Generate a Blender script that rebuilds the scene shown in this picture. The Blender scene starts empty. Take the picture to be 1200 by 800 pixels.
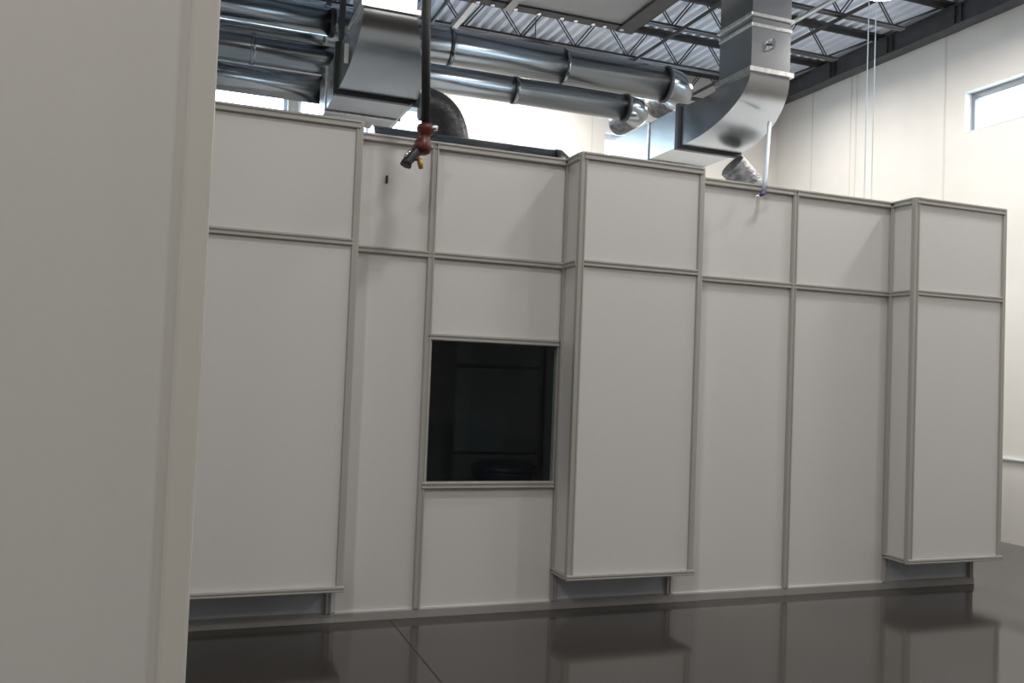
import bpy, bmesh, math, random
from mathutils import Vector, Matrix
random.seed(7)
scene = bpy.context.scene
COL = scene.collection

# ------------------------------------------------------------------ camera
CAM = Vector((0.0, 0.0, 1.523))
YAW, PITCH, ROLL, FPX = 0.3582, 0.0363, 0.0394, 1044.4
fw = Vector((math.sin(YAW)*math.cos(PITCH), math.cos(YAW)*math.cos(PITCH), math.sin(PITCH)))
r0 = Vector((math.cos(YAW), -math.sin(YAW), 0))
u0 = r0.cross(fw)
rr = r0*math.cos(ROLL) + u0*math.sin(ROLL)
uu = rr.cross(fw)
cd = bpy.data.cameras.new('camera')
cam = bpy.data.objects.new('camera', cd)
COL.objects.link(cam)
cd.sensor_width = 36.0
cd.lens = 36.0*FPX/1200.0
cd.clip_start = 0.05
m = Matrix((rr, uu, -fw)).transposed().to_4x4()
m.translation = CAM
cam.matrix_world = m
scene.camera = cam

# ------------------------------------------------------------------ world, exposure
scene.view_settings.view_transform = 'Standard'
scene.view_settings.look = 'None'
scene.view_settings.exposure = 0.0
scene.view_settings.gamma = 1.0
scene.view_settings.use_curve_mapping = False
world = bpy.data.worlds.new('sky')
scene.world = world
world.use_nodes = True
bg = world.node_tree.nodes['Background']
bg.inputs['Color'].default_value = (0.62, 0.81, 1.0, 1)
bg.inputs['Strength'].default_value = 13.0
FRONT_W, BACK_W = 29.0, 66.0         # high bay lamps of the front rows and over the enclosure
LAMP_COL = (1.0, 0.94, 0.86)
LAMP_COL_FRONT = (1.0, 0.975, 0.95)
# lamp positions (x, y); the last value marks the row or an added fill light
LAMPS = [(6.17, 6.66, 1), (6.7, 4.5, 2), (4.0, 4.2, 0), (1.85, 3.25, 0), (3.85, 9.9, 1),
         (-2.5, 3.2, 0), (6.3, 0.8, 2), (2.5, 0.0, 0), (-1.7, -0.9, 3), (6.3, -3.0, 0), (2.5, -3.5, 0), (-1.64, -11.0, 2), (-3.0, 8.0, 1), (6.62, 9.05, 4)]  # the one left behind the camera is added to brighten the near partition
LAMP_Z = 5.32

# ------------------------------------------------------------------ materials
def mat(name, base, rough=0.5, metal=0.0, noise=None, bump=None, spec=0.5, wave=None, streak=None):
    """noise=(scale, amount): base colour mottling; bump=(scale, strength); wave=(scale, strength, axis)"""
    M = bpy.data.materials.new(name)
    M.use_nodes = True
    nt = M.node_tree
    b = nt.nodes['Principled BSDF']
    b.inputs['Roughness'].default_value = rough
    b.inputs['Metallic'].default_value = metal
    b.inputs['Specular IOR Level'].default_value = spec
    b.inputs['Base Color'].default_value = (*base, 1)
    tc = nt.nodes.new('ShaderNodeTexCoord')
    co = tc.outputs['Object']
    if streak:
        mp = nt.nodes.new('ShaderNodeMapping')
        mp.inputs['Scale'].default_value = streak
        nt.links.new(co, mp.inputs['Vector'])
        co = mp.outputs['Vector']
    if noise:
        n = nt.nodes.new('ShaderNodeTexNoise')
        n.inputs['Scale'].default_value = noise[0]
        n.inputs['Detail'].default_value = 6
        nt.links.new(co, n.inputs['Vector'])
        r = nt.nodes.new('ShaderNodeValToRGB')
        a = noise[1]
        r.color_ramp.elements[0].position = 0.3
        r.color_ramp.elements[1].position = 0.7
        r.color_ramp.elements[0].color = (*[c*(1-a) for c in base], 1)
        r.color_ramp.elements[1].color = (*[min(1, c*(1+a)) for c in base], 1)
        nt.links.new(n.outputs['Fac'], r.inputs['Fac'])
        nt.links.new(r.outputs['Color'], b.inputs['Base Color'])
        if len(noise) > 2:
            mr = nt.nodes.new('ShaderNodeMapRange')
            mr.inputs['To Min'].default_value = max(0, rough-noise[2])
            mr.inputs['To Max'].default_value = rough+noise[2]
            nt.links.new(n.outputs['Fac'], mr.inputs['Value'])
            nt.links.new(mr.outputs['Result'], b.inputs['Roughness'])
    last = None
    if bump:
        n2 = nt.nodes.new('ShaderNodeTexNoise')
        n2.inputs['Scale'].default_value = bump[0]
        n2.inputs['Detail'].default_value = 3
        nt.links.new(co, n2.inputs['Vector'])
        bp = nt.nodes.new('ShaderNodeBump')
        bp.inputs['Strength'].default_value = bump[1]
        bp.inputs['Distance'].default_value = 0.02
        nt.links.new(n2.outputs['Fac'], bp.inputs['Height'])
        last = bp
    if wave:
        w = nt.nodes.new('ShaderNodeTexWave')
        w.bands_direction = wave[2]
        w.inputs['Scale'].default_value = wave[0]
        w.inputs['Distortion'].default_value = 0
        nt.links.new(tc.outputs['Object'], w.inputs['Vector'])
        bp2 = nt.nodes.new('ShaderNodeBump')
        bp2.inputs['Strength'].default_value = wave[1]
        bp2.inputs['Distance'].default_value = 0.01
        nt.links.new(w.outputs['Fac'], bp2.inputs['Height'])
        if last: nt.links.new(last.outputs['Normal'], bp2.inputs['Normal'])
        last = bp2
    if last: nt.links.new(last.outputs['Normal'], b.inputs['Normal'])
    return M

PANEL = mat('white_panel', (0.67, 0.66, 0.645), 0.38, noise=(60, 0.01), spec=0.4)
TRIM = mat('painted_trim', (0.42, 0.405, 0.38), 0.32)
TRIML = mat('near_trim', (0.66, 0.64, 0.60), 0.3)
CURB = mat('grey_curb', (0.34, 0.33, 0.32), 0.5)
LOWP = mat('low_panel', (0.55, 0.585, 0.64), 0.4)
CONC = mat('polished_concrete', (0.058, 0.053, 0.049), 0.09, noise=(0.9, 0.16), bump=(2.5, 0.012), spec=0.5)
WALLM = mat('cream_wall', (0.78, 0.762, 0.73), 0.75, noise=(3, 0.02))
DECK = mat('white_deck', (0.72, 0.77, 0.86), 0.5, noise=(5, 0.05))
STEEL = mat('dark_steel', (0.055, 0.056, 0.062), 0.5, noise=(8, 0.2))
GALV = mat('galvanized_sheet', (0.38, 0.387, 0.395), 0.27, 1.0, noise=(4, 0.05), bump=(1.3, 0.05))
SPIRAL = mat('spiral_duct_steel', (0.255, 0.28, 0.30), 0.22, 1.0, noise=(9, 0.10), bump=(4, 0.12), streak=(0.2, 1.6, 1.6))
FLANGE = mat('galvanized_flange', (0.62, 0.62, 0.61), 0.35, 1.0, noise=(25, 0.2))
DARKFL = mat('dark_flange', (0.06, 0.065, 0.07), 0.5, 0.6)
FLEXB = mat('black_flex', (0.03, 0.032, 0.036), 0.35, bump=(30, 0.3))
FLEXG = mat('grey_flex', (0.22, 0.22, 0.23), 0.45, 0.7, noise=(20, 0.5), bump=(40, 0.6))
UNITM = mat('unit_grey', (0.36, 0.37, 0.37), 0.5, 0.35, noise=(3, 0.08))
BLACK = mat('black_rubber', (0.018, 0.018, 0.020), 0.45)
RED = mat('red_enamel', (0.10, 0.016, 0.009), 0.4)
YEL = mat('yellow_brass', (0.42, 0.26, 0.06), 0.4, 0.4)
CHROME = mat('chrome', (0.8, 0.8, 0.8), 0.12, 1.0)
STRAP = mat('pale_strap', (0.62, 0.72, 0.80), 0.5)
VIOLET = mat('violet_plastic', (0.10, 0.08, 0.22), 0.4)
ALU = mat('white_aluminium', (0.72, 0.76, 0.80), 0.4)
GREYAL = mat('grey_aluminium', (0.30, 0.31, 0.33), 0.4, 0.3)
BLUE = mat('navy_plastic', (0.006, 0.009, 0.035), 0.4)
INNER = mat('inner_wall', (0.76, 0.78, 0.79), 0.6)
INDARK = mat('inner_dark', (0.08, 0.085, 0.09), 0.6)
LABEL = mat('paper_label', (0.75, 0.75, 0.72), 0.6)
PIPE = mat('grey_conduit', (0.42, 0.42, 0.41), 0.4, 0.6)
JOINT = mat('joint_sealant', (0.035, 0.032, 0.03), 0.6)
SEAM = mat('wall_seam', (0.70, 0.67, 0.63), 0.8)

def glass(name, tint, refl):
    M = bpy.data.materials.new(name); M.use_nodes = True
    nt = M.node_tree; nt.nodes.clear()
    out = nt.nodes.new('ShaderNodeOutputMaterial')
    mix = nt.nodes.new('ShaderNodeMixShader')
    tr = nt.nodes.new('ShaderNodeBsdfTransparent'); tr.inputs['Color'].default_value = (*tint, 1)
    gl = nt.nodes.new('ShaderNodeBsdfGlossy'); gl.inputs['Roughness'].default_value = 0.01
    gl.inputs['Color'].default_value = (refl, refl, refl, 1)
    lw = nt.nodes.new('ShaderNodeLayerWeight'); lw.inputs['Blend'].default_value = 0.5
    pw = nt.nodes.new('ShaderNodeMath'); pw.operation = 'POWER'; pw.inputs[1].default_value = 5.0
    ma = nt.nodes.new('ShaderNodeMath'); ma.operation = 'MULTIPLY_ADD'
    ma.inputs[1].default_value = 0.97; ma.inputs[2].default_value = 0.03
    nt.links.new(lw.outputs['Facing'], pw.inputs[0]); nt.links.new(pw.outputs[0], ma.inputs[0])
    nt.links.new(ma.outputs[0], mix.inputs['Fac'])
    nt.links.new(tr.outputs['BSDF'], mix.inputs[1]); nt.links.new(gl.outputs['BSDF'], mix.inputs[2])
    nt.links.new(mix.outputs['Shader'], out.inputs['Surface'])
    return M
TINTED = glass('tinted_glass', (0.90, 0.97, 1.0), 1.0)
CLEAR = glass('clear_glass', (0.93, 0.96, 0.97), 0.9)

def emit(name, col, s):
    M = bpy.data.materials.new(name); M.use_nodes = True
    nt = M.node_tree; nt.nodes.clear()
    out = nt.nodes.new('ShaderNodeOutputMaterial'); e = nt.nodes.new('ShaderNodeEmission')
    e.inputs['Color'].default_value = (*col, 1); e.inputs['Strength'].default_value = s
    nt.links.new(e.outputs[0], out.inputs['Surface'])
    return M
LENS = emit('lamp_lens', LAMP_COL, 25.0)

# ------------------------------------------------------------------ mesh helpers
def new(): return bmesh.new()

def box(bm, x0, x1, y0, y1, z0, z1, bev=0.0):
    if x0 > x1: x0, x1 = x1, x0
    if y0 > y1: y0, y1 = y1, y0
    vs = [bm.verts.new(p) for p in ((x0,y0,z0),(x1,y0,z0),(x1,y1,z0),(x0,y1,z0),(x0,y0,z1),(x1,y0,z1),(x1,y1,z1),(x0,y1,z1))]
    fs = [bm.faces.new([vs[i] for i in q]) for q in ((3,2,1,0),(4,5,6,7),(0,1,5,4),(1,2,6,5),(2,3,7,6),(3,0,4,7))]
    if bev:
        es = {e for f in fs for e in f.edges}
        bmesh.ops.bevel(bm, geom=list(es), offset=bev, segments=2, profile=0.6, affect='EDGES')
    return bm

def frames(pts):
    """parallel transported frames along a path"""
    T = []
    n = len(pts)
    for i in range(n):
        a = pts[max(i-1, 0)]; b = pts[min(i+1, n-1)]
        T.append((b-a).normalized())
    up = Vector((0,0,1)) if abs(T[0].z) < 0.9 else Vector((1,0,0))
    N = [(up - T[0]*up.dot(T[0])).normalized()]
    for i in range(1, n):
        v = N[-1] - T[i]*N[-1].dot(T[i])
        N.append(v.normalized())
    return T, N

def tube(bm, pts, rad, seg=12, cap=True):
    pts = [Vector(p) for p in pts]
    if not callable(rad):
        c = rad; rad = lambda i: c
    T, N = frames(pts)
    rings = []
    for i, p in enumerate(pts):
        B = T[i].cross(N[i]); r = rad(i)
        rings.append([bm.verts.new(p + (N[i]*math.cos(2*math.pi*k/seg) + B*math.sin(2*math.pi*k/seg))*r) for k in range(seg)])
    for a, b in zip(rings, rings[1:]):
        for k in range(seg):
            f = bm.faces.new((a[k], a[(k+1) % seg], b[(k+1) % seg], b[k])); f.smooth = True
    if cap:
        bm.faces.new(rings[0][::-1]); bm.faces.new(rings[-1])
    return bm

def bezier(p0, p1, p2, p3, n):
    p0, p1, p2, p3 = map(Vector, (p0, p1, p2, p3))
    return [p0*(1-t)**3 + p1*3*t*(1-t)**2 + p2*3*t*t*(1-t) + p3*t**3 for t in [i/(n-1) for i in range(n)]]

def loft(bm, loops, cap=True, smooth=False):
    R = [[bm.verts.new(p) for p in L] for L in loops]
    n = len(R[0])
    for a, b in zip(R, R[1:]):
        for k in range(n):
            f = bm.faces.new((a[k], a[(k+1) % n], b[(k+1) % n], b[k])); f.smooth = smooth
    if cap:
        bm.faces.new(R[0][::-1]); bm.faces.new(R[-1])
    return bm

def obj(name, bm, material, parent=None, label=None):
    if parent is not None and parent.type == 'EMPTY':
        bmesh.ops.translate(bm, verts=bm.verts, vec=-parent.location)
    elif parent is not None and parent.parent is not None:
        bmesh.ops.translate(bm, verts=bm.verts, vec=-parent.parent.location)
    bmesh.ops.recalc_face_normals(bm, faces=bm.faces)
    me = bpy.data.meshes.new(name); bm.to_mesh(me); bm.free()
    me.materials.append(material)
    o = bpy.data.objects.new(name, me); COL.objects.link(o)
    if parent is not None: o.parent = parent
    if label: o['label'] = label
    return o

def struct(name, bm, material, parent=None, label=None):
    o = obj(name, bm, material, parent)
    if parent is None:
        o['kind'] = 'structure'; o['label'] = label; o['category'] = name.split('_')[0]
    return o

def thing(name, label, cat, loc, group=None):
    o = bpy.data.objects.new(name, None); COL.objects.link(o)
    o.location = loc; o['label'] = label; o['category'] = cat
    o.empty_display_size = 0.1
    if group: o['group'] = group
    return o

# ------------------------------------------------------------------ dimensions of the modular wall
YR, YF = 5.39, 5.139                 # recessed plane, projecting plane
ZT, ZM, ZB, ZF = 2.960, 2.248, 0.057, 0.239
X1L, X1R, P1, X2L, X2R, P2, X3L, X3R = 0.034, 0.952, 1.4527, 2.3514, 3.2688, 4.198, 5.0927, 6.0148
TW = 0.044                            # trim width
WALLX, WALLY = 8.02, 10.75            # right and back wall of the hall
ROOF = 5.82

# ------------------------------------------------------------------ hall shell
fl = new(); box(fl, -9.0, WALLX+.25, -14.0, WALLY+.25, -0.2, 0.0)
struct('floor', fl, CONC, label='dark grey polished concrete floor with soft reflections')
j = new(); box(j, 1.285, 1.293, -14.0, YR-.02, -0.01, 0.0012)
struct('trim_1', j, JOINT, label='thin dark saw cut joint running across the concrete floor')

def wall_with_holes(axis, pos, th, a0, a1, z0, z1, holes):
    """wall slab with rectangular holes [(a0,a1,z0,z1)]; axis 'x' -> plane x=pos"""
    bm = new()
    def b(p0, p1, q0, q1):
        if p1-p0 < 1e-5 or q1-q0 < 1e-5: return
        if axis == 'x': box(bm, pos, pos+th, p0, p1, q0, q1)
        else: box(bm, p0, p1, pos, pos+th, q0, q1)
    holes = sorted(holes)
    cur = a0
    for h0, h1, k0, k1 in holes:
        b(cur, h0, z0, z1); b(h0, h1, z0, k0); b(h0, h1, k1, z1); cur = h1
    b(cur, a1, z0, z1)
    return bm
WZ0, WZ1 = 4.38, 4.83
RW = [(4.6, 7.42, WZ0, WZ1)]
BW = [(-2.6, 1.08, WZ0, WZ1), (1.2, 2.9, WZ0, WZ1), (5.25, 6.75, WZ0, WZ1)]
struct('wall_right', wall_with_holes('x', WALLX, .22, -14.0, WALLY, 0, 6.05, RW), WALLM,
       label='tall cream painted wall on the right with a high strip window')
struct('wall_back', wall_with_holes('y', WALLY, .22, -9.0, WALLX+.22, 0, 6.05, BW), WALLM,
       label='bright cream back wall seen above the white enclosure')
bm = new(); box(bm, -9.2, -9.0, -14.0, WALLY+.22, 0, 6.05); struct('wall_left', bm, WALLM, label='far left wall of the hall')
bm = new(); box(bm, -9.2, WALLX+.22, -14.2, -14.0, 0, 6.05); struct('wall_front', bm, WALLM, label='wall of the hall behind the viewer')

# panel joints of the cream walls
k = 2
for y in (9.97, 9.12, 7.70):
    bm = new(); box(bm, WALLX-.004, WALLX+.01, y-.012, y+.012, 0.0, 5.55)
    if y == 9.12: box(bm, WALLX-.004, WALLX+.01, y+.09, y+.105, 0.0, 5.55)
    struct('trim_%d' % k, bm, SEAM, label='vertical panel joint in the cream right wall'); k += 1
for x in (4.12, 5.05):
    bm = new(); box(bm, x-.012, x+.012, WALLY-.004, WALLY+.01, 0.0, 5.7)
    if x < 5: box(bm, x+.3, x+.315, WALLY-.004, WALLY+.01, 0.0, 5.7)
    struct('trim_%d' % k, bm, SEAM, label='vertical panel joint in the cream back wall'); k += 1
bm = new(); box(bm, WALLX-.03, WALLX, -9.0, 10.7, .842, .862, .004)
struct('trim_%d' % k, bm, ALU, label='thin white chair rail low on the cream right wall'); k += 1

# windows
def window(n, axis, pos, a0, a1, label, mull):
    def b(bm, p0, p1, d0, d1, q0, q1, bev=0.004):
        if axis == 'x': box(bm, pos+d0, pos+d1, p0, p1, q0, q1, bev)
        else: box(bm, p0, p1, pos+d0, pos+d1, q0, q1, bev)
    bm = new()
    w = .045
    b(bm, a0, a1, .10, .16, WZ1-w-.03, WZ1); b(bm, a0, a1, .10, .16, WZ0, WZ0+w)
    b(bm, a0, a0+w, .10, .16, WZ0+w, WZ1-w-.03); b(bm, a1-w, a1, .10, .16, WZ0+w, WZ1-w-.03)
    for t in mull:
        b(bm, t-.02, t+.02, .10, .16, WZ0+w, WZ1-w-.03)
    o = struct('window_%d' % n, bm, ALU if axis == 'y' else GREYAL, label=label)
    bm = new(); b(bm, a0+w, a1-w, .125, .131, WZ0+w, WZ1-w-.03, 0); g = obj('pane', bm, CLEAR, o)
    bm = new(); b(bm, a0, a1, -.004, .10, WZ0-.012, WZ0+.006, .003); obj('sill', bm, ALU, o)
    return o
window(1, 'x', WALLX, 4.6, 7.42, 'narrow high strip window glowing white in the cream right wall', (6.0,))
window(2, 'y', WALLY, -2.6, 1.08, 'strip window glowing under the round ducts at the upper left', (-.8,))
window(3, 'y', WALLY, 1.2, 2.9, 'strip window in the back wall behind the middle ductwork', (2.05,))
window(4, 'y', WALLY, 5.25, 6.75, 'strip window in the back wall behind the right square duct', (6.0,))

# roof: corrugated deck + slab
bm = new()
pitch = 0.132
x = -9.0
prof = []
while x < WALLX+.2:
    prof += [(x, ROOF), (x+.05, ROOF), (x+.066, ROOF+.06), (x+.116, ROOF+.06)]
    x += pitch
a = [bm.verts.new((p[0], -14.0, p[1])) for p in prof]; b_ = [bm.verts.new((p[0], WALLY, p[1])) for p in prof]
for i in range(len(prof)-1): bm.faces.new((a[i], a[i+1], b_[i+1], b_[i]))
ce = struct('ceiling', bm, DECK, label='white corrugated metal roof deck above the joists')
bm = new(); box(bm, -9.2, WALLX+.22, -14.2, WALLY+.22, 6.05, 6.15)
obj('roof_slab', bm, WALLM, ce)

# ------------------------------------------------------------------ wall bays
def rail(bm, x0, x1, y, z, h=TW, proj=.014):
    """horizontal double ridged trim on the plane y (faces -y)"""
    box(bm, x0, x1, y-proj, y+.012, z-h/2, z+h/2, .003)
    box(bm, x0, x1, y-proj-.006, y-proj+.002, z-h/2+.004, z-h/2+.014, .002)
    box(bm, x0, x1, y-proj-.006, y-proj+.002, z+h/2-.016, z+h/2-.004, .002)
    return bm
def railx(bm, x, y0, y1, z, s, h=TW, proj=.014):
    """the same trim on a plane x, s = outward sign"""
    box(bm, x-.012*s, x+proj*s, y0, y1, z-h/2, z+h/2, .003)
    box(bm, x+(proj-.002)*s, x+(proj+.006)*s, y0, y1, z-h/2+.004, z-h/2+.014, .002)
    box(bm, x+(proj-.002)*s, x+(proj+.006)*s, y0, y1, z+h/2-.016, z+h/2-.004, .002)
    return bm
def postv(bm, x, y, z0, z1, w=TW, proj=.014):
    box(bm, x-w/2, x+w/2, y-proj, y+.012, z0, z1, .003)
    box(bm, x-w/2+.004, x-w/2+.012, y-proj-.006, y-proj+.002, z0, z1, .002)
    box(bm, x+w/2-.012, x+w/2-.004, y-proj-.006, y-proj+.002, z0, z1, .002)
    return bm

def recessed_bay(x0, x1, label, right_post=True, left_post=False, win=None):
    t = thing('wall_panel_bay', label, 'wall panel', (x0, YR, 0), 'recessed bays of the white modular wall')
    xe = x1
    y0, y1 = YR+.006, YR+.036
    bm = new(); box(bm, x0+.001, xe-.001, y0, y1, ZM, ZT-.02); obj('upper_panel', bm, PANEL, t)
    if win is None:
        bm = new(); box(bm, x0+.001, xe-.001, y0, y1, ZB, ZM); obj('lower_panel', bm, PANEL, t)
    else:
        a, b, c, d = win
        bm = new(); box(bm, x0+.001, xe-.001, y0, y1, d+.02, ZM); obj('middle_panel', bm, PANEL, t)
        bm = new(); box(bm, x0+.001, xe-.001, y0, y1, ZB, c-.02); obj('lower_panel', bm, PANEL, t)
        bm = new(); rail(bm, a-.028, b+.006, YR, d+.022, .044, .016); rail(bm, a-.028, b+.006, YR, c-.022, .044, .020)
        box(bm, a-.026, a, YR-.012, YR+.05, c, d, .003); box(bm, b, b+.006, YR-.010, YR+.05, c, d, .002)
        wf = obj('window_frame', bm, TRIM, t)
        bm = new(); box(bm, a, b, YR+.012, YR+.020, c, d); obj('dark_pane', bm, TINTED, wf, 'dark tinted glass pane')
    bm = new(); rail(bm, x0, xe, YR, ZT-.024, .05, .016); box(bm, x0, xe, YR-.006, YR+.08, ZT-.004, ZT, .001); obj('top_rail', bm, TRIM, t)
    bm = new(); rail(bm, x0, xe, YR, ZM); obj('mid_rail', bm, TRIM, t)
    if right_post:
        bm = new(); postv(bm, x1, YR-.002, ZB, ZT-.004); obj('post', bm, TRIM, t)
    bm = new(); box(bm, x0, xe, YR-.012, YR+.036, 0, ZB-.006, .002)
    obj('base_curb', bm, CURB, t)
    bm = new(); box(bm, x0, xe, YR-.006, YR+.03, ZB-.006, ZB+.004, .001); obj('base_lip', bm, PANEL, t)
    return t

def projecting_bay(x0, x1, yf, yb, zb, label, group='projecting boxes of the white modular wall', right_side=True):
    t = thing('projecting_panel_box', label, 'wall panel', (x0, yf, 0), group)
    c = .045
    ins = .008
    zt = ZT
    bm = new(); box(bm, x0+.01, x1-.01, yf+ins, yf+ins+.02, ZM, zt-.02); obj('upper_panel', bm, PANEL, t)
    bm = new(); box(bm, x0+.01, x1-.01, yf+ins, yf+ins+.02, zb+.01, ZM); obj('lower_panel', bm, PANEL, t)
    for s, xx in ((1, x0), (-1, x1)):
        bm = new()
        box(bm, xx+ins*s, xx+(ins+.02)*s, yf+.02, yb, zb+.01, ZM); obj('side_panel', bm, PANEL, t)
        bm = new()
        box(bm, xx+ins*s, xx+(ins+.02)*s, yf+.02, yb, ZM, zt-.02); obj('side_panel', bm, PANEL, t)
        bm = new()
        box(bm, xx, xx+.044*s, yf, yf+.022, zb, zt, .005); box(bm, xx+.001*s, xx+.020*s, yf+.021, yf+.040, zb, zt-.002, .002)
        box(bm, xx+.030*s, xx+.040*s, yf-.006, yf+.004, zb+.04, zt-.03, .002)
        obj('corner_post', bm, TRIM, t)
        bm = new(); box(bm, xx-.004*s, xx+.012*s, yb-.040, yb-.002, zb, zt-.004, .004); obj('wall_post', bm, TRIM, t)
        bm = new(); railx(bm, xx+ins*s, yf+.034, yb-.038, ZM, -s, TW, .012); obj('side_rail', bm, TRIM, t)
        bm = new(); railx(bm, xx+ins*s, yf+.034, yb-.002, zt-.025, -s, .05, .012); obj('side_rail', bm, TRIM, t)
        bm = new(); railx(bm, xx+ins*s, yf+.034, yb-.002, zb+.02, -s, .04, .012); obj('side_rail', bm, TRIM, t)
    bm = new(); rail(bm, x0+.02, x1-.02, yf+ins, zt-.025, .05, .014); obj('top_rail', bm, TRIM, t)
    bm = new(); rail(bm, x0+.038, x1-.038, yf+ins, ZM, TW, .012); obj('mid_rail', bm, TRIM, t)
    bm = new(); rail(bm, x0-.004, x1+.004, yf+ins, zb+.018, .036, .018); obj('bottom_rail', bm, TRIM, t)
    bm = new(); box(bm, x0+.004, x1-.004, yf+.004, yb, zt-.012, zt-.002, .001); obj('top_cap', bm, TRIM, t)
    return t

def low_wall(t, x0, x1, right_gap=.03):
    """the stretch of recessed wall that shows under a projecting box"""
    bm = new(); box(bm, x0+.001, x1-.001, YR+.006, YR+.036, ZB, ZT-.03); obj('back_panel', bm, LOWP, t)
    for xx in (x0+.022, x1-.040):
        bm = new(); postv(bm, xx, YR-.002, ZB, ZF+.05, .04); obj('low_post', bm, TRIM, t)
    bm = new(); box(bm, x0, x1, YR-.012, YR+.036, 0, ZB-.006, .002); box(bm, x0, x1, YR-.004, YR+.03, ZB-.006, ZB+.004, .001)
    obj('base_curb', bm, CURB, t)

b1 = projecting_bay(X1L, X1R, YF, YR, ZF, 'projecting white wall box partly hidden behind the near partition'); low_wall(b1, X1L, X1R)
rb = recessed_bay(X1R, P1, 'narrow recessed white wall bay behind the hanging red hook')
bm = new(); box(bm, 1.146, 1.158, YR-.012, YR+.008, 2.665, 2.712, .002); obj('cable_stub', bm, BLACK, rb, 'tiny black stub on the panel')
recessed_bay(P1, X2L, 'recessed white wall bay with a large dark square window', right_post=False, win=(1.482, 2.338, .834, 1.713))
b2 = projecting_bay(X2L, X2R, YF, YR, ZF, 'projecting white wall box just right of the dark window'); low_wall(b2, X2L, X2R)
recessed_bay(X2R, P2, 'recessed white wall bay right of the middle box, under the hanging strap')
recessed_bay(P2, X3L, 'recessed white wall bay joining the rightmost projecting box on its left', right_post=False)
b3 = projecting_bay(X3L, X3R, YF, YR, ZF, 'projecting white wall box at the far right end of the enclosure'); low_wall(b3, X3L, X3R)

# near partition at the left edge of the photograph
NX = 0.039
t = thing('near_partition', 'large blurred white partition close by at the left edge of the photo', 'partition', (NX, 1.5, 0))
bm = new(); box(bm, -2.4, NX-.03, 1.506, 1.53, .05, 2.92); obj('panel', bm, PANEL, t)
bm = new(); box(bm, NX-.046, NX-.002, 1.494, 1.54, 0.0, 2.96, .007); obj('corner_post', bm, TRIML, t)
bm = new(); box(bm, NX-.030, NX-.008, 1.54, 1.75, .05, 2.92); obj('side_panel', bm, PANEL, t)
bm = new(); box(bm, -2.4, NX-.03, 1.73, 1.75, .05, 2.92); obj('back_panel', bm, PANEL, t)
bm = new(); box(bm, -2.4, NX-.046, 1.496, 1.75, 2.92, 2.96, .004); obj('top_rail', bm, TRIM, t)
bm = new(); box(bm, -2.4, NX-.046, 1.500, 1.75, 0, .05, .004); obj('base_curb', bm, CURB, t)

# inside of the enclosure: shell, roof, what is behind the dark window
bm = new()
box(bm, -2.5, P1-.0, YR+.04, YR+.07, 0.0, ZT-.04)
box(bm, P1, 1.470, YR+.04, YR+.07, 0.0, ZT-.04); box(bm, 2.350, 5.995, YR+.04, YR+.07, 0, ZT-.04)
box(bm, 1.470, 2.350, YR+.04, YR+.07, 0, .82); box(bm, 1.470, 2.350, YR+.04, YR+.07, 1.73, ZT-.04)
box(bm, 5.965, 5.995, YR+.07, 9.0, 0, ZT-.04); box(bm, -2.5, 6.0, 9.0, 9.03, 0, ZT-.04); box(bm, -2.53, -2.5, YR+.04, 9.03, 0, ZT-.04)
box(bm, -2.53, 6.0, YR+.02, 9.03, ZT-.04, ZT-.02)
struct('wall_inner', bm, INNER, label='plain shell and roof of the white enclosure behind its panels')
bm = new()
box(bm, 2.40, 3.20, 7.8, 7.86, 0, 2.4)
o = struct('wall_partition', bm, INNER, label='pale partition seen dimly through the dark window')
for z0, z1 in ((1.565, 1.60), (.775, .80)):
    bm = new(); box(bm, 2.40, 3.20, 7.785, 7.8, z0, z1); obj('dark_rail', bm, INDARK, o)
t = thing('waste_bin', 'dark blue round bin seen dimly through the dark window', 'bin', (2.45, 6.6, 0))
bm = new(); n = 24
prof = [(.20, 0.0), (.235, .70), (.255, .74), (.255, .78)]
loft(bm, [[(2.45+r*math.cos(2*math.pi*k_/n), 6.6+r*math.sin(2*math.pi*k_/n), z) for k_ in range(n)] for r, z in prof], smooth=True); obj('body', bm, BLUE, t)
bm = new()
prof = [(.262, .765), (.262, .80), (.20, .835), (.05, .85)]
loft(bm, [[(2.45+r*math.cos(2*math.pi*k_/n), 6.6+r*math.sin(2*math.pi*k_/n), z) for k_ in range(n)] for r, z in prof], smooth=True); obj('lid', bm, BLUE, t)

# ------------------------------------------------------------------ steel: girder and joists
t = thing('steel_girder', 'dark steel beam running along the top of the cream right wall', 'beam', (7.9, 10.7, 5.55))
bm = new(); box(bm, 7.80, 7.98, -14.0, WALLY, 5.535, 5.552, .003); obj('bottom_flange', bm, STEEL, t)
bm = new(); box(bm, 7.80, 7.98, -14.0, WALLY, 5.755, 5.772, .003); obj('top_flange', bm, STEEL, t)
bm = new(); box(bm, 7.83, 7.85, -14.0, WALLY, 5.552, 5.765); obj('web', bm, STEEL, t)
for yy in (9.35, 8.35, 7.35):
    bm = new(); box(bm, 7.80, 7.83, yy-.05, yy-.035, 5.552, 5.765); box(bm, 7.80, 7.83, yy+.035, yy+.05, 5.552, 5.765); obj('stiffener', bm, STEEL, t)

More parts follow.
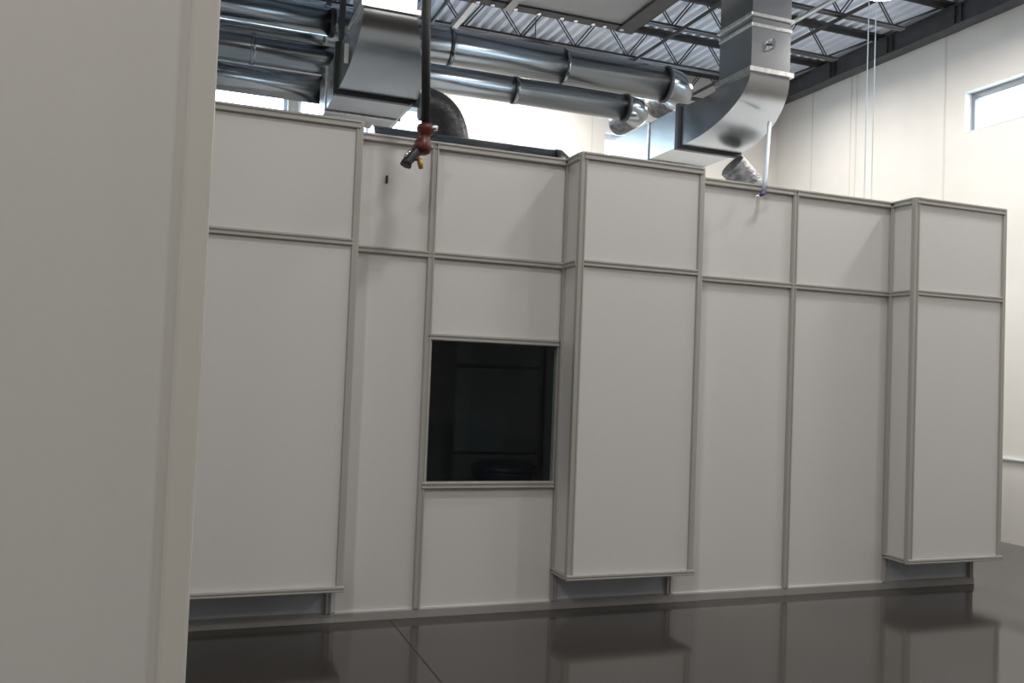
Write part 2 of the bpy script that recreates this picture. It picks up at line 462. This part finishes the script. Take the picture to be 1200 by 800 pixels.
def make_joist(y, label):
    t = thing('bar_joist', label, 'roof joist', (0, y, 5.4), 'open web steel roof joists')
    bm = new()
    for s in (-1, 1):
        box(bm, -9.0, 7.97, y+s*.008, y+s*.070, ROOF-.012, ROOF-.001); box(bm, -9.0, 7.78, y+s*.008, y+s*.018, ROOF-.065, ROOF-.012)
    obj('top_chord', bm, STEEL, t)
    bm = new()
    for s in (-1, 1):
        box(bm, -9.0, 7.2, y+s*.008, y+s*.040, 5.418, 5.425); box(bm, -9.0, 7.2, y+s*.008, y+s*.014, 5.425, 5.455)
    obj('bottom_chord', bm, STEEL, t)
    bm = new()
    tube(bm, [(7.05, y, 5.44), (7.79, y, 5.795)], .011, 6)
    xb = 7.05
    while xb > -8.6:
        for s in (-.02, .02):
            tube(bm, [(xb+s, y, 5.44), (xb-.28+s, y, ROOF-.02)], .008, 6)
            tube(bm, [(xb-.70+s, y, 5.44), (xb-.42+s, y, ROOF-.02)], .008, 6)
        xb -= .70
    obj('web', bm, STEEL, t)
    bm = new(); box(bm, 7.80, 7.97, y-.05, y+.05, 5.773, 5.790, .003); obj('bearing_seat', bm, STEEL, t)
    return t
def copy_tree(o, parent=None):
    c = o.copy(); COL.objects.link(c)
    if parent is not None: c.parent = parent
    for ch in list(o.children): copy_tree(ch, c)
    return c
j0 = make_joist(7.5, 'roof joist nearest the lit lamp, its V webs meeting the girder at top right')
for y, lab in ((8.55, 'roof joist second from the lamp, crossing right behind the square duct top'),
               (9.6, 'roof joist third from the lamp, just above the round ducts'),
               (10.62, 'roof joist closest to the back wall, behind the round ducts'),
               (6.40, 'roof joist above the top edge of the photo beside the lamp'),
               (5.2, 'roof joist above the white enclosure carrying the hanging strap')):
    c = copy_tree(j0); c.location.y = y; c['label'] = lab
def single(name, bm, m_, label, cat, group=None):
    o = obj(name, bm, m_); o['label'] = label; o['category'] = cat
    if group: o['group'] = group
    return o
bm = new(); box(bm, 6.34, 6.38, 4.0, 10.7, 5.405, 5.412); box(bm, 6.34, 6.346, 4.0, 10.7, 5.370, 5.405)
single('bridging_angle', bm, STEEL, 'dark steel bridging angle crossing under the joists right of the square duct', 'brace', 'bridging under the joists')
bm = new(); box(bm, 2.45, 2.49, 4.0, 10.7, 5.405, 5.412); box(bm, 2.45, 2.456, 4.0, 10.7, 5.370, 5.405)
single('bridging_angle', bm, STEEL, 'dark steel bridging angle crossing under the joists beside the hanging pole', 'brace', 'bridging under the joists')
bm = new(); box(bm, 5.02, 5.06, 4.0, 10.7, 5.405, 5.412); box(bm, 5.02, 5.026, 4.0, 10.7, 5.370, 5.405)
single('bridging_angle', bm, STEEL, 'dark bridging angle just left of the square duct top', 'brace', 'bridging under the joists')
bm = new(); tube(bm, [(5.83, 4.5, 5.3), (5.83, 8.2, 5.3)], .024, 10)
t = single('conduit', bm, PIPE, 'pale round conduit rising from the square duct towards upper right', 'pipe')
bm = new(); box(bm, 2.64, 2.70, 7.9, 9.45, 5.29, 5.295); box(bm, 2.64, 2.645, 7.9, 9.45, 5.295, 5.345)
single('hanger_angle', bm, PIPE, 'pale steel hanger angle above the round ducts near the pole', 'brace')

# ------------------------------------------------------------------ rectangular ducts with transition elbows
def rect_loop_v(x0, x1, y0, y1, z): return [(x0, y0, z), (x1, y0, z), (x1, y1, z), (x0, y1, z)]
def rect_loop_h(x0, x1, z0, z1, y): return [(x0, y, z0), (x1, y, z0), (x1, y, z1), (x0, y, z1)]
def ring_v(bm, x0, x1, y0, y1, z, h=.03, p=.025):
    box(bm, x0-p, x1+p, y0-p, y0, z, z+h, .003); box(bm, x0-p, x1+p, y1, y1+p, z, z+h, .003)
    box(bm, x0-p, x0, y0, y1, z, z+h, .003); box(bm, x1, x1+p, y0, y1, z, z+h, .003)
def ring_h(bm, x0, x1, z0, z1, y, h=.03, p=.022):
    box(bm, x0-p, x1+p, y, y+h, z0-p, z0, .003); box(bm, x0-p, x1+p, y, y+h, z1, z1+p, .003)
    box(bm, x0-p, x0, y, y+h, z0, z1, .003); box(bm, x1, x1+p, y, y+h, z0, z1, .003)

def square_duct(vx0, vx1, hx0, hx1, yf, zt, zb, yend, flz, label, ztop=5.36):
    yb, ye, zh = yf+.46, yf+.77, zb+.348
    t = thing('rectangular_duct', label, 'duct', (hx0, yf, zb), 'square galvanized ducts above the enclosure')
    bm = new(); loft(bm, [rect_loop_v(vx0, vx1, yf, yb, zt), rect_loop_v(vx0, vx1, yf, yb, ztop)]); obj('riser', bm, GALV, t)
    L = []
    N = 64
    for i in range(N+1):
        a = math.pi/2*i/N; f = math.sin(a)**2 * .5 + .5*i/N
        x0 = vx0+(hx0-vx0)*f; x1 = vx1+(hx1-vx1)*f
        ho = (ye-(ye-yf)*math.cos(a), zt-(zt-zb)*math.sin(a))
        th = (ye-(ye-yb)*math.cos(a), zt-(zt-zh)*math.sin(a))
        L.append([(x0, ho[0], ho[1]), (x1, ho[0], ho[1]), (x1, th[0], th[1]), (x0, th[0], th[1])])
    bm = new(); loft(bm, L)
    for f in bm.faces: f.smooth = False
    obj('elbow', bm, GALV, t)
    bm = new(); loft(bm, [rect_loop_h(hx0, hx1, zb, zh, ye), rect_loop_h(hx0, hx1, zb, zh, yend)]); obj('run', bm, GALV, t)
    bm = new(); ring_v(bm, vx0, vx1, yf, yb, zt-.005, .04); obj('flange', bm, FLANGE, t)
    for z in flz:
        bm = new(); ring_v(bm, vx0, vx1, yf, yb, z, .03, .02 if z != flz[-1] else .008); obj('flange', bm, FLANGE, t)
    bm = new(); ring_h(bm, hx0, hx1, zb, zh, ye-.01, .05, .03); obj('dark_flange', bm, DARKFL, t, 'dark bolted flange')
    bm = new(); ring_h(bm, hx0, hx1, zb, zh, ye+.55, .025, .012); obj('flange', bm, FLANGE, t)
    return t
d1 = square_duct(4.23, 4.61, 4.05, 4.66, 6.03, 4.05, 3.587, 8.15, (4.50, 4.42), 'square galvanized duct with wide elbow right of centre above the enclosure')
bm = new(); box(bm, 4.37, 4.46, 6.005, 6.03, 4.29, 4.312, .004); box(bm, 4.40, 4.43, 5.985, 6.03, 4.25, 4.33, .004); obj('damper_handle', bm, CHROME, d1)
d2 = square_duct(1.08, 1.45, 1.04, 1.66, 6.03, 4.00, 3.63, 7.75, (4.30, 4.22), 'square galvanized duct with wide elbow at upper left beside the hanging pole')
bm = new(); box(bm, 1.012, 1.04, 6.35, 6.36, 3.70, 3.84); obj('paper_tag', bm, LABEL, d2, 'white striped paper tag')

# ------------------------------------------------------------------ round ducts along the back
def round_duct(x0, x1, y, z, r, label, end='elbow', smooth=32):
    t = thing('round_duct', label, 'duct', (x1, y, z), 'round spiral ducts along the back')
    bm = new(); tube(bm, [(x0, y, z), (x1, y, z)], r, smooth); obj('pipe', bm, SPIRAL, t)
    x = x1-1.25
    while x > max(x0, -.6):
        bm = new(); tube(bm, [(x-.02, y, z), (x+.02, y, z)], r+.008, smooth); obj('coupling', bm, SPIRAL, t)
        x -= 1.25
    bm = new(); tube(bm, [(x1-.05, y, z), (x1-.005, y, z)], r+.014, smooth); obj('end_collar', bm, DARKFL, t, 'dark end collar')
    if end == 'elbow':
        R = r+.06
        pts = [(x1-.01, y, z)] + [(x1+R*math.sin(a), y+R-R*math.cos(a), z) for a in [i*math.pi/2/10 for i in range(11)]]
        bm = new(); tube(bm, pts, r*.97, smooth); obj('elbow', bm, SPIRAL, t)
        a_ = (x1+R, y+R, z)
        bm = new(); pts = [(x1+R, y+R+.01*i, z) for i in range(36)]
        tube(bm, pts, lambda i: r*(.93+.05*(i % 2)), 20); obj('flex_sleeve', bm, FLEXG, t)
    return t
round_duct(-4, 4.92, 8.6, 4.79, .19, 'upper round spiral duct crossing behind the hanging pole')
round_duct(-4, 4.24, 8.2, 4.325, .13, 'lower right round spiral duct ending in an elbow beside the upper duct')
round_duct(-4, 1.20, 8.55, 4.15, .13, 'lowest round spiral duct at upper left above the glowing window', end=None)
round_duct(-4, 1.20, 8.15, 4.66, .12, 'highest round spiral duct at upper left against the photo top', end=None)
t = thing('duct_bracket', 'dark steel support bracket at the end of the upper left round ducts', 'bracket', (1.22, 8.2, 3.95))
bm = new(); box(bm, 1.21, 1.26, 7.95, 8.0, 3.92, 5.40, .003); obj('hanger_post', bm, STEEL, t)
bm = new(); box(bm, 1.21, 1.26, 8.85, 8.90, 3.92, 5.40, .003); obj('hanger_post', bm, STEEL, t)
bm = new(); box(bm, 1.20, 1.27, 7.9, 8.92, 3.93, 3.97, .003); obj('cross_bar', bm, STEEL, t)

# low duct lying on the enclosure roof + flexes
t = thing('low_roof_duct', 'low grey round duct lying on the enclosure roof behind the panels', 'duct', (2.2, 6.2, 2.95))
bm = new(); tube(bm, [(1.2, 6.2, 3.09), (2.60, 6.2, 3.09)], .14, 28); obj('pipe', bm, SPIRAL, t)
bm = new(); tube(bm, [(2.58, 6.2, 3.09), (2.64, 6.2, 3.09), (2.70, 6.2, 3.09)], lambda i: (.148, .148, .11)[i], 28); obj('end_cap', bm, GALV, t)

def flex(name, pts, r, mt, label, ripple=.05, seg=24):
    bm = new(); tube(bm, pts, lambda i: r*(1+ripple*(1 if i % 2 else -1)), seg)
    return single(name, bm, mt, label, 'flexible duct')
flex('flexible_duct', bezier((1.70, 6.78, 3.62), (1.98, 6.78, 3.60), (1.98, 6.78, 3.35), (1.99, 6.78, 2.93), 61), .135, FLEXB,
     'black ribbed flexible duct curving down onto the enclosure roof beside the pole', .012)
flex('flexible_duct', bezier((4.53, 6.70, 3.455), (4.67, 6.70, 3.34), (4.88, 6.72, 3.22), (4.93, 6.72, 2.955), 51), .118, FLEXG,
     'fuzzy grey flexible duct dropping from the right square duct to the enclosure roof', .06)

bm = new(); tube(bm, bezier((0.962, 5.42, 2.945), (1.15, 5.8, 2.99), (1.3, 6.4, 3.2), (1.62, 6.77, 3.60), 14), .004, 6)
single('tie_wire', bm, STRAP, 'thin pale wire rising from the left box corner to the square duct', 'wire')

for x_, y_, lab in ((5.56, 6.2, 'thin white cable dropping to the enclosure roof, left one of a close pair'), (5.64, 6.2, 'thin white cable dropping to the enclosure roof, right one of a close pair')):
    bm = new(); tube(bm, [(x_, y_, 5.815), (x_, y_, 2.94)], .0045, 6)
    single('drop_cable', bm, STRAP, lab, 'cable', 'pair of white drop cables')

# large grey unit hung under the joists
t = thing('air_handler', 'large grey sheet metal air unit hung under the roof at top centre', 'air unit', (3.0, 6.8, 4.85))
UX0, UX1, UY0, UY1, UZ = 1.96, 3.92, 5.55, 7.55, 4.86
bm = new(); box(bm, UX0, UX1, UY0, UY1, UZ, 5.36, .006); obj('casing', bm, UNITM, t)
bm = new(); box(bm, UX0-.01, UX1+.01, UY1-.10, UY1+.02, UZ-.02, UZ, .003); box(bm, UX0-.01, UX1+.01, UY1, UY1+.02, UZ, UZ+.07, .003); obj('frame_rail', bm, STEEL, t)
bm = new(); box(bm, UX1-.16, UX1+.02, UY0, UY1+.02, UZ-.03, UZ-.018, .003); box(bm, UX1+.005, UX1+.02, UY0, UY1+.02, UZ-.03, UZ+.05, .003); obj('frame_rail', bm, STEEL, t)
bm = new(); box(bm, 2.62, 2.70, UY0, UY1+.02, UZ-.034, UZ-.02, .003); obj('hanger_rail', bm, PIPE, t)
for xx in (2.36, 2.50, 2.72, 2.95, 3.18, 3.32, 3.50, 3.62, 3.80):
    bm = new(); tube(bm, [(xx, UY1-.04, UZ-.034), (xx, UY1-.04, UZ-.016)], .020, 8); obj('bolt', bm, CHROME, t)
t = thing('branch_duct', 'pale square duct joining the grey air unit to the right duct at the photo top', 'duct', (4.1, 6.4, 4.98))
bm = new(); box(bm, 3.93, 4.225, 5.6, 6.45, 4.92, 5.36, .004); obj('casing', bm, GALV, t)
bm = new(); ring = box(bm, 4.06, 4.10, 5.58, 6.47, 4.90, 5.38, .003); obj('flange', bm, FLANGE, t)

# ------------------------------------------------------------------ hanging things
t = thing('hanging_hook_pole', 'black hanging pole with red hook assembly in front of the white panels', 'hoist', (1.27, 5.0, 2.7))
bm = new(); tube(bm, [(1.255, 5.0, 5.40), (1.257, 5.0, 3.6), (1.285, 5.0, 2.93)], .027, 14); obj('pole', bm, BLACK, t)
bm = new(); tube(bm, [(1.288, 5.0, 2.955), (1.288, 5.0, 2.94), (1.284, 5.0, 2.915), (1.280, 5.0, 2.885), (1.282, 5.0, 2.87), (1.275, 5.0, 2.84), (1.262, 5.0, 2.795), (1.258, 5.0, 2.775)],
                lambda i: (.03, .052, .055, .034, .030, .050, .055, .030)[i], 16)
sw = obj('swivel_body', bm, RED, t, 'red swivel body')
bm = new(); tube(bm, [(1.30, 4.97, 2.925), (1.345, 4.965, 2.93)], .018, 8); obj('pin', bm, CHROME, sw)
bm = new(); tube(bm, [(1.262, 5.0, 2.80), (1.235, 4.99, 2.785), (1.20, 4.98, 2.745), (1.178, 4.975, 2.715), (1.168, 4.972, 2.69)], lambda i: (.022, .030, .032, .030, .034)[i], 12); obj('handle', bm, BLACK, t, 'black slanted handle')
bm = new(); tube(bm, [(1.212, 4.98, 2.765+.03), (1.160, 4.97, 2.735)], .012, 8); obj('clip', bm, CHROME, t)
bm = new(); tube(bm, [(1.245, 4.98, 2.765), (1.23, 4.975, 2.735), (1.205, 4.975, 2.735)], .012, 8); obj('lever', bm, RED, t, 'small red lever')
bm = new(); tube(bm, [(1.25, 4.985, 2.745), (1.258, 4.985, 2.715), (1.262, 4.985, 2.685)], lambda i: (.014, .018, .012)[i], 8); obj('ring', bm, YEL, t, 'yellow brass fitting')

t = thing('hanging_strap', 'thin pale blue strap hanging over the recessed panels under the right square duct', 'strap', (3.88, 5.3, 2.87))
bm = new(); tube(bm, [(4.49, 6.12, 3.68), (3.888, 5.33, 3.0), (3.875, 5.325, 2.90)], .017, 10); obj('cord', bm, STRAP, t)
bm = new(); tube(bm, [(3.872, 5.325, 2.905), (3.862, 5.32, 2.880), (3.84, 5.318, 2.865)], lambda i: (.014, .018, .010)[i], 10); obj('clip', bm, VIOLET, t, 'violet end clip')
bm = new(); tube(bm, [(3.852, 5.32, 2.868), (3.80, 5.315, 2.852)], .007, 8); obj('hook', bm, CHROME, t)

# ------------------------------------------------------------------ high bay lamps
def make_lamp(x, y, label):
    t = thing('high_bay_lamp', label, 'lamp', (x, y, LAMP_Z), 'round high bay lamps under the roof')
    n = 28
    bm = new()
    prof = [(.215, .0), (.222, .012), (.20, .03), (.13, .06), (.10, .10), (.10, .17), (.03, .185)]
    loft(bm, [[(x+r*math.cos(2*math.pi*k_/n), y+r*math.sin(2*math.pi*k_/n), LAMP_Z+z) for k_ in range(n)] for r, z in prof], smooth=True); obj('housing', bm, GREYAL, t)
    bm = new(); loft(bm, [[(x+r*math.cos(2*math.pi*k_/n), y+r*math.sin(2*math.pi*k_/n), LAMP_Z+z) for k_ in range(n)] for r, z in [(.205, -.004), (.19, -.014), (.10, -.022)]], smooth=True); obj('lens', bm, LENS, t)
    bm = new(); tube(bm, [(x, y, LAMP_Z+.18), (x, y, ROOF-.002)], .006, 8); obj('cable', bm, STEEL, t)
    return t
labs = ['glowing round lamp at the top edge of the photo above the girder'] + \
       ['round high bay lamp hanging in the hall outside the photo, %s' % s for s in
        ('front right', 'front middle', 'front left', 'over the back wall', 'far left', 'right of the viewer', 'above the viewer', 'added fill, left behind viewer', 'right behind the viewer', 'behind the viewer', 'at the far hall end', 'far back left')]
labs.append('added fill lamp hidden behind the riser of the right square duct')  # unseen lamp added to brighten the right wall
l0 = None
lamps = []
for (x, y, back), lab in zip(LAMPS, labs):
    if l0 is None: l = l0 = make_lamp(x, y, lab)
    else:
        l = copy_tree(l0); l.location = (x, y, LAMP_Z); l['label'] = lab
    lamps.append((l, back))
for l, back in lamps:
    ld = bpy.data.lights.new('lamp_light', 'AREA'); ld.shape = 'DISK'; ld.size = .40
    ld.energy = (FRONT_W, BACK_W, 50.0, 105.0, 27.0)[back]; ld.color = LAMP_COL_FRONT if back in (0, 2) else LAMP_COL
    lo = bpy.data.objects.new('lamp_light', ld); COL.objects.link(lo); lo.parent = l; lo.location = (0, 0, -.03)
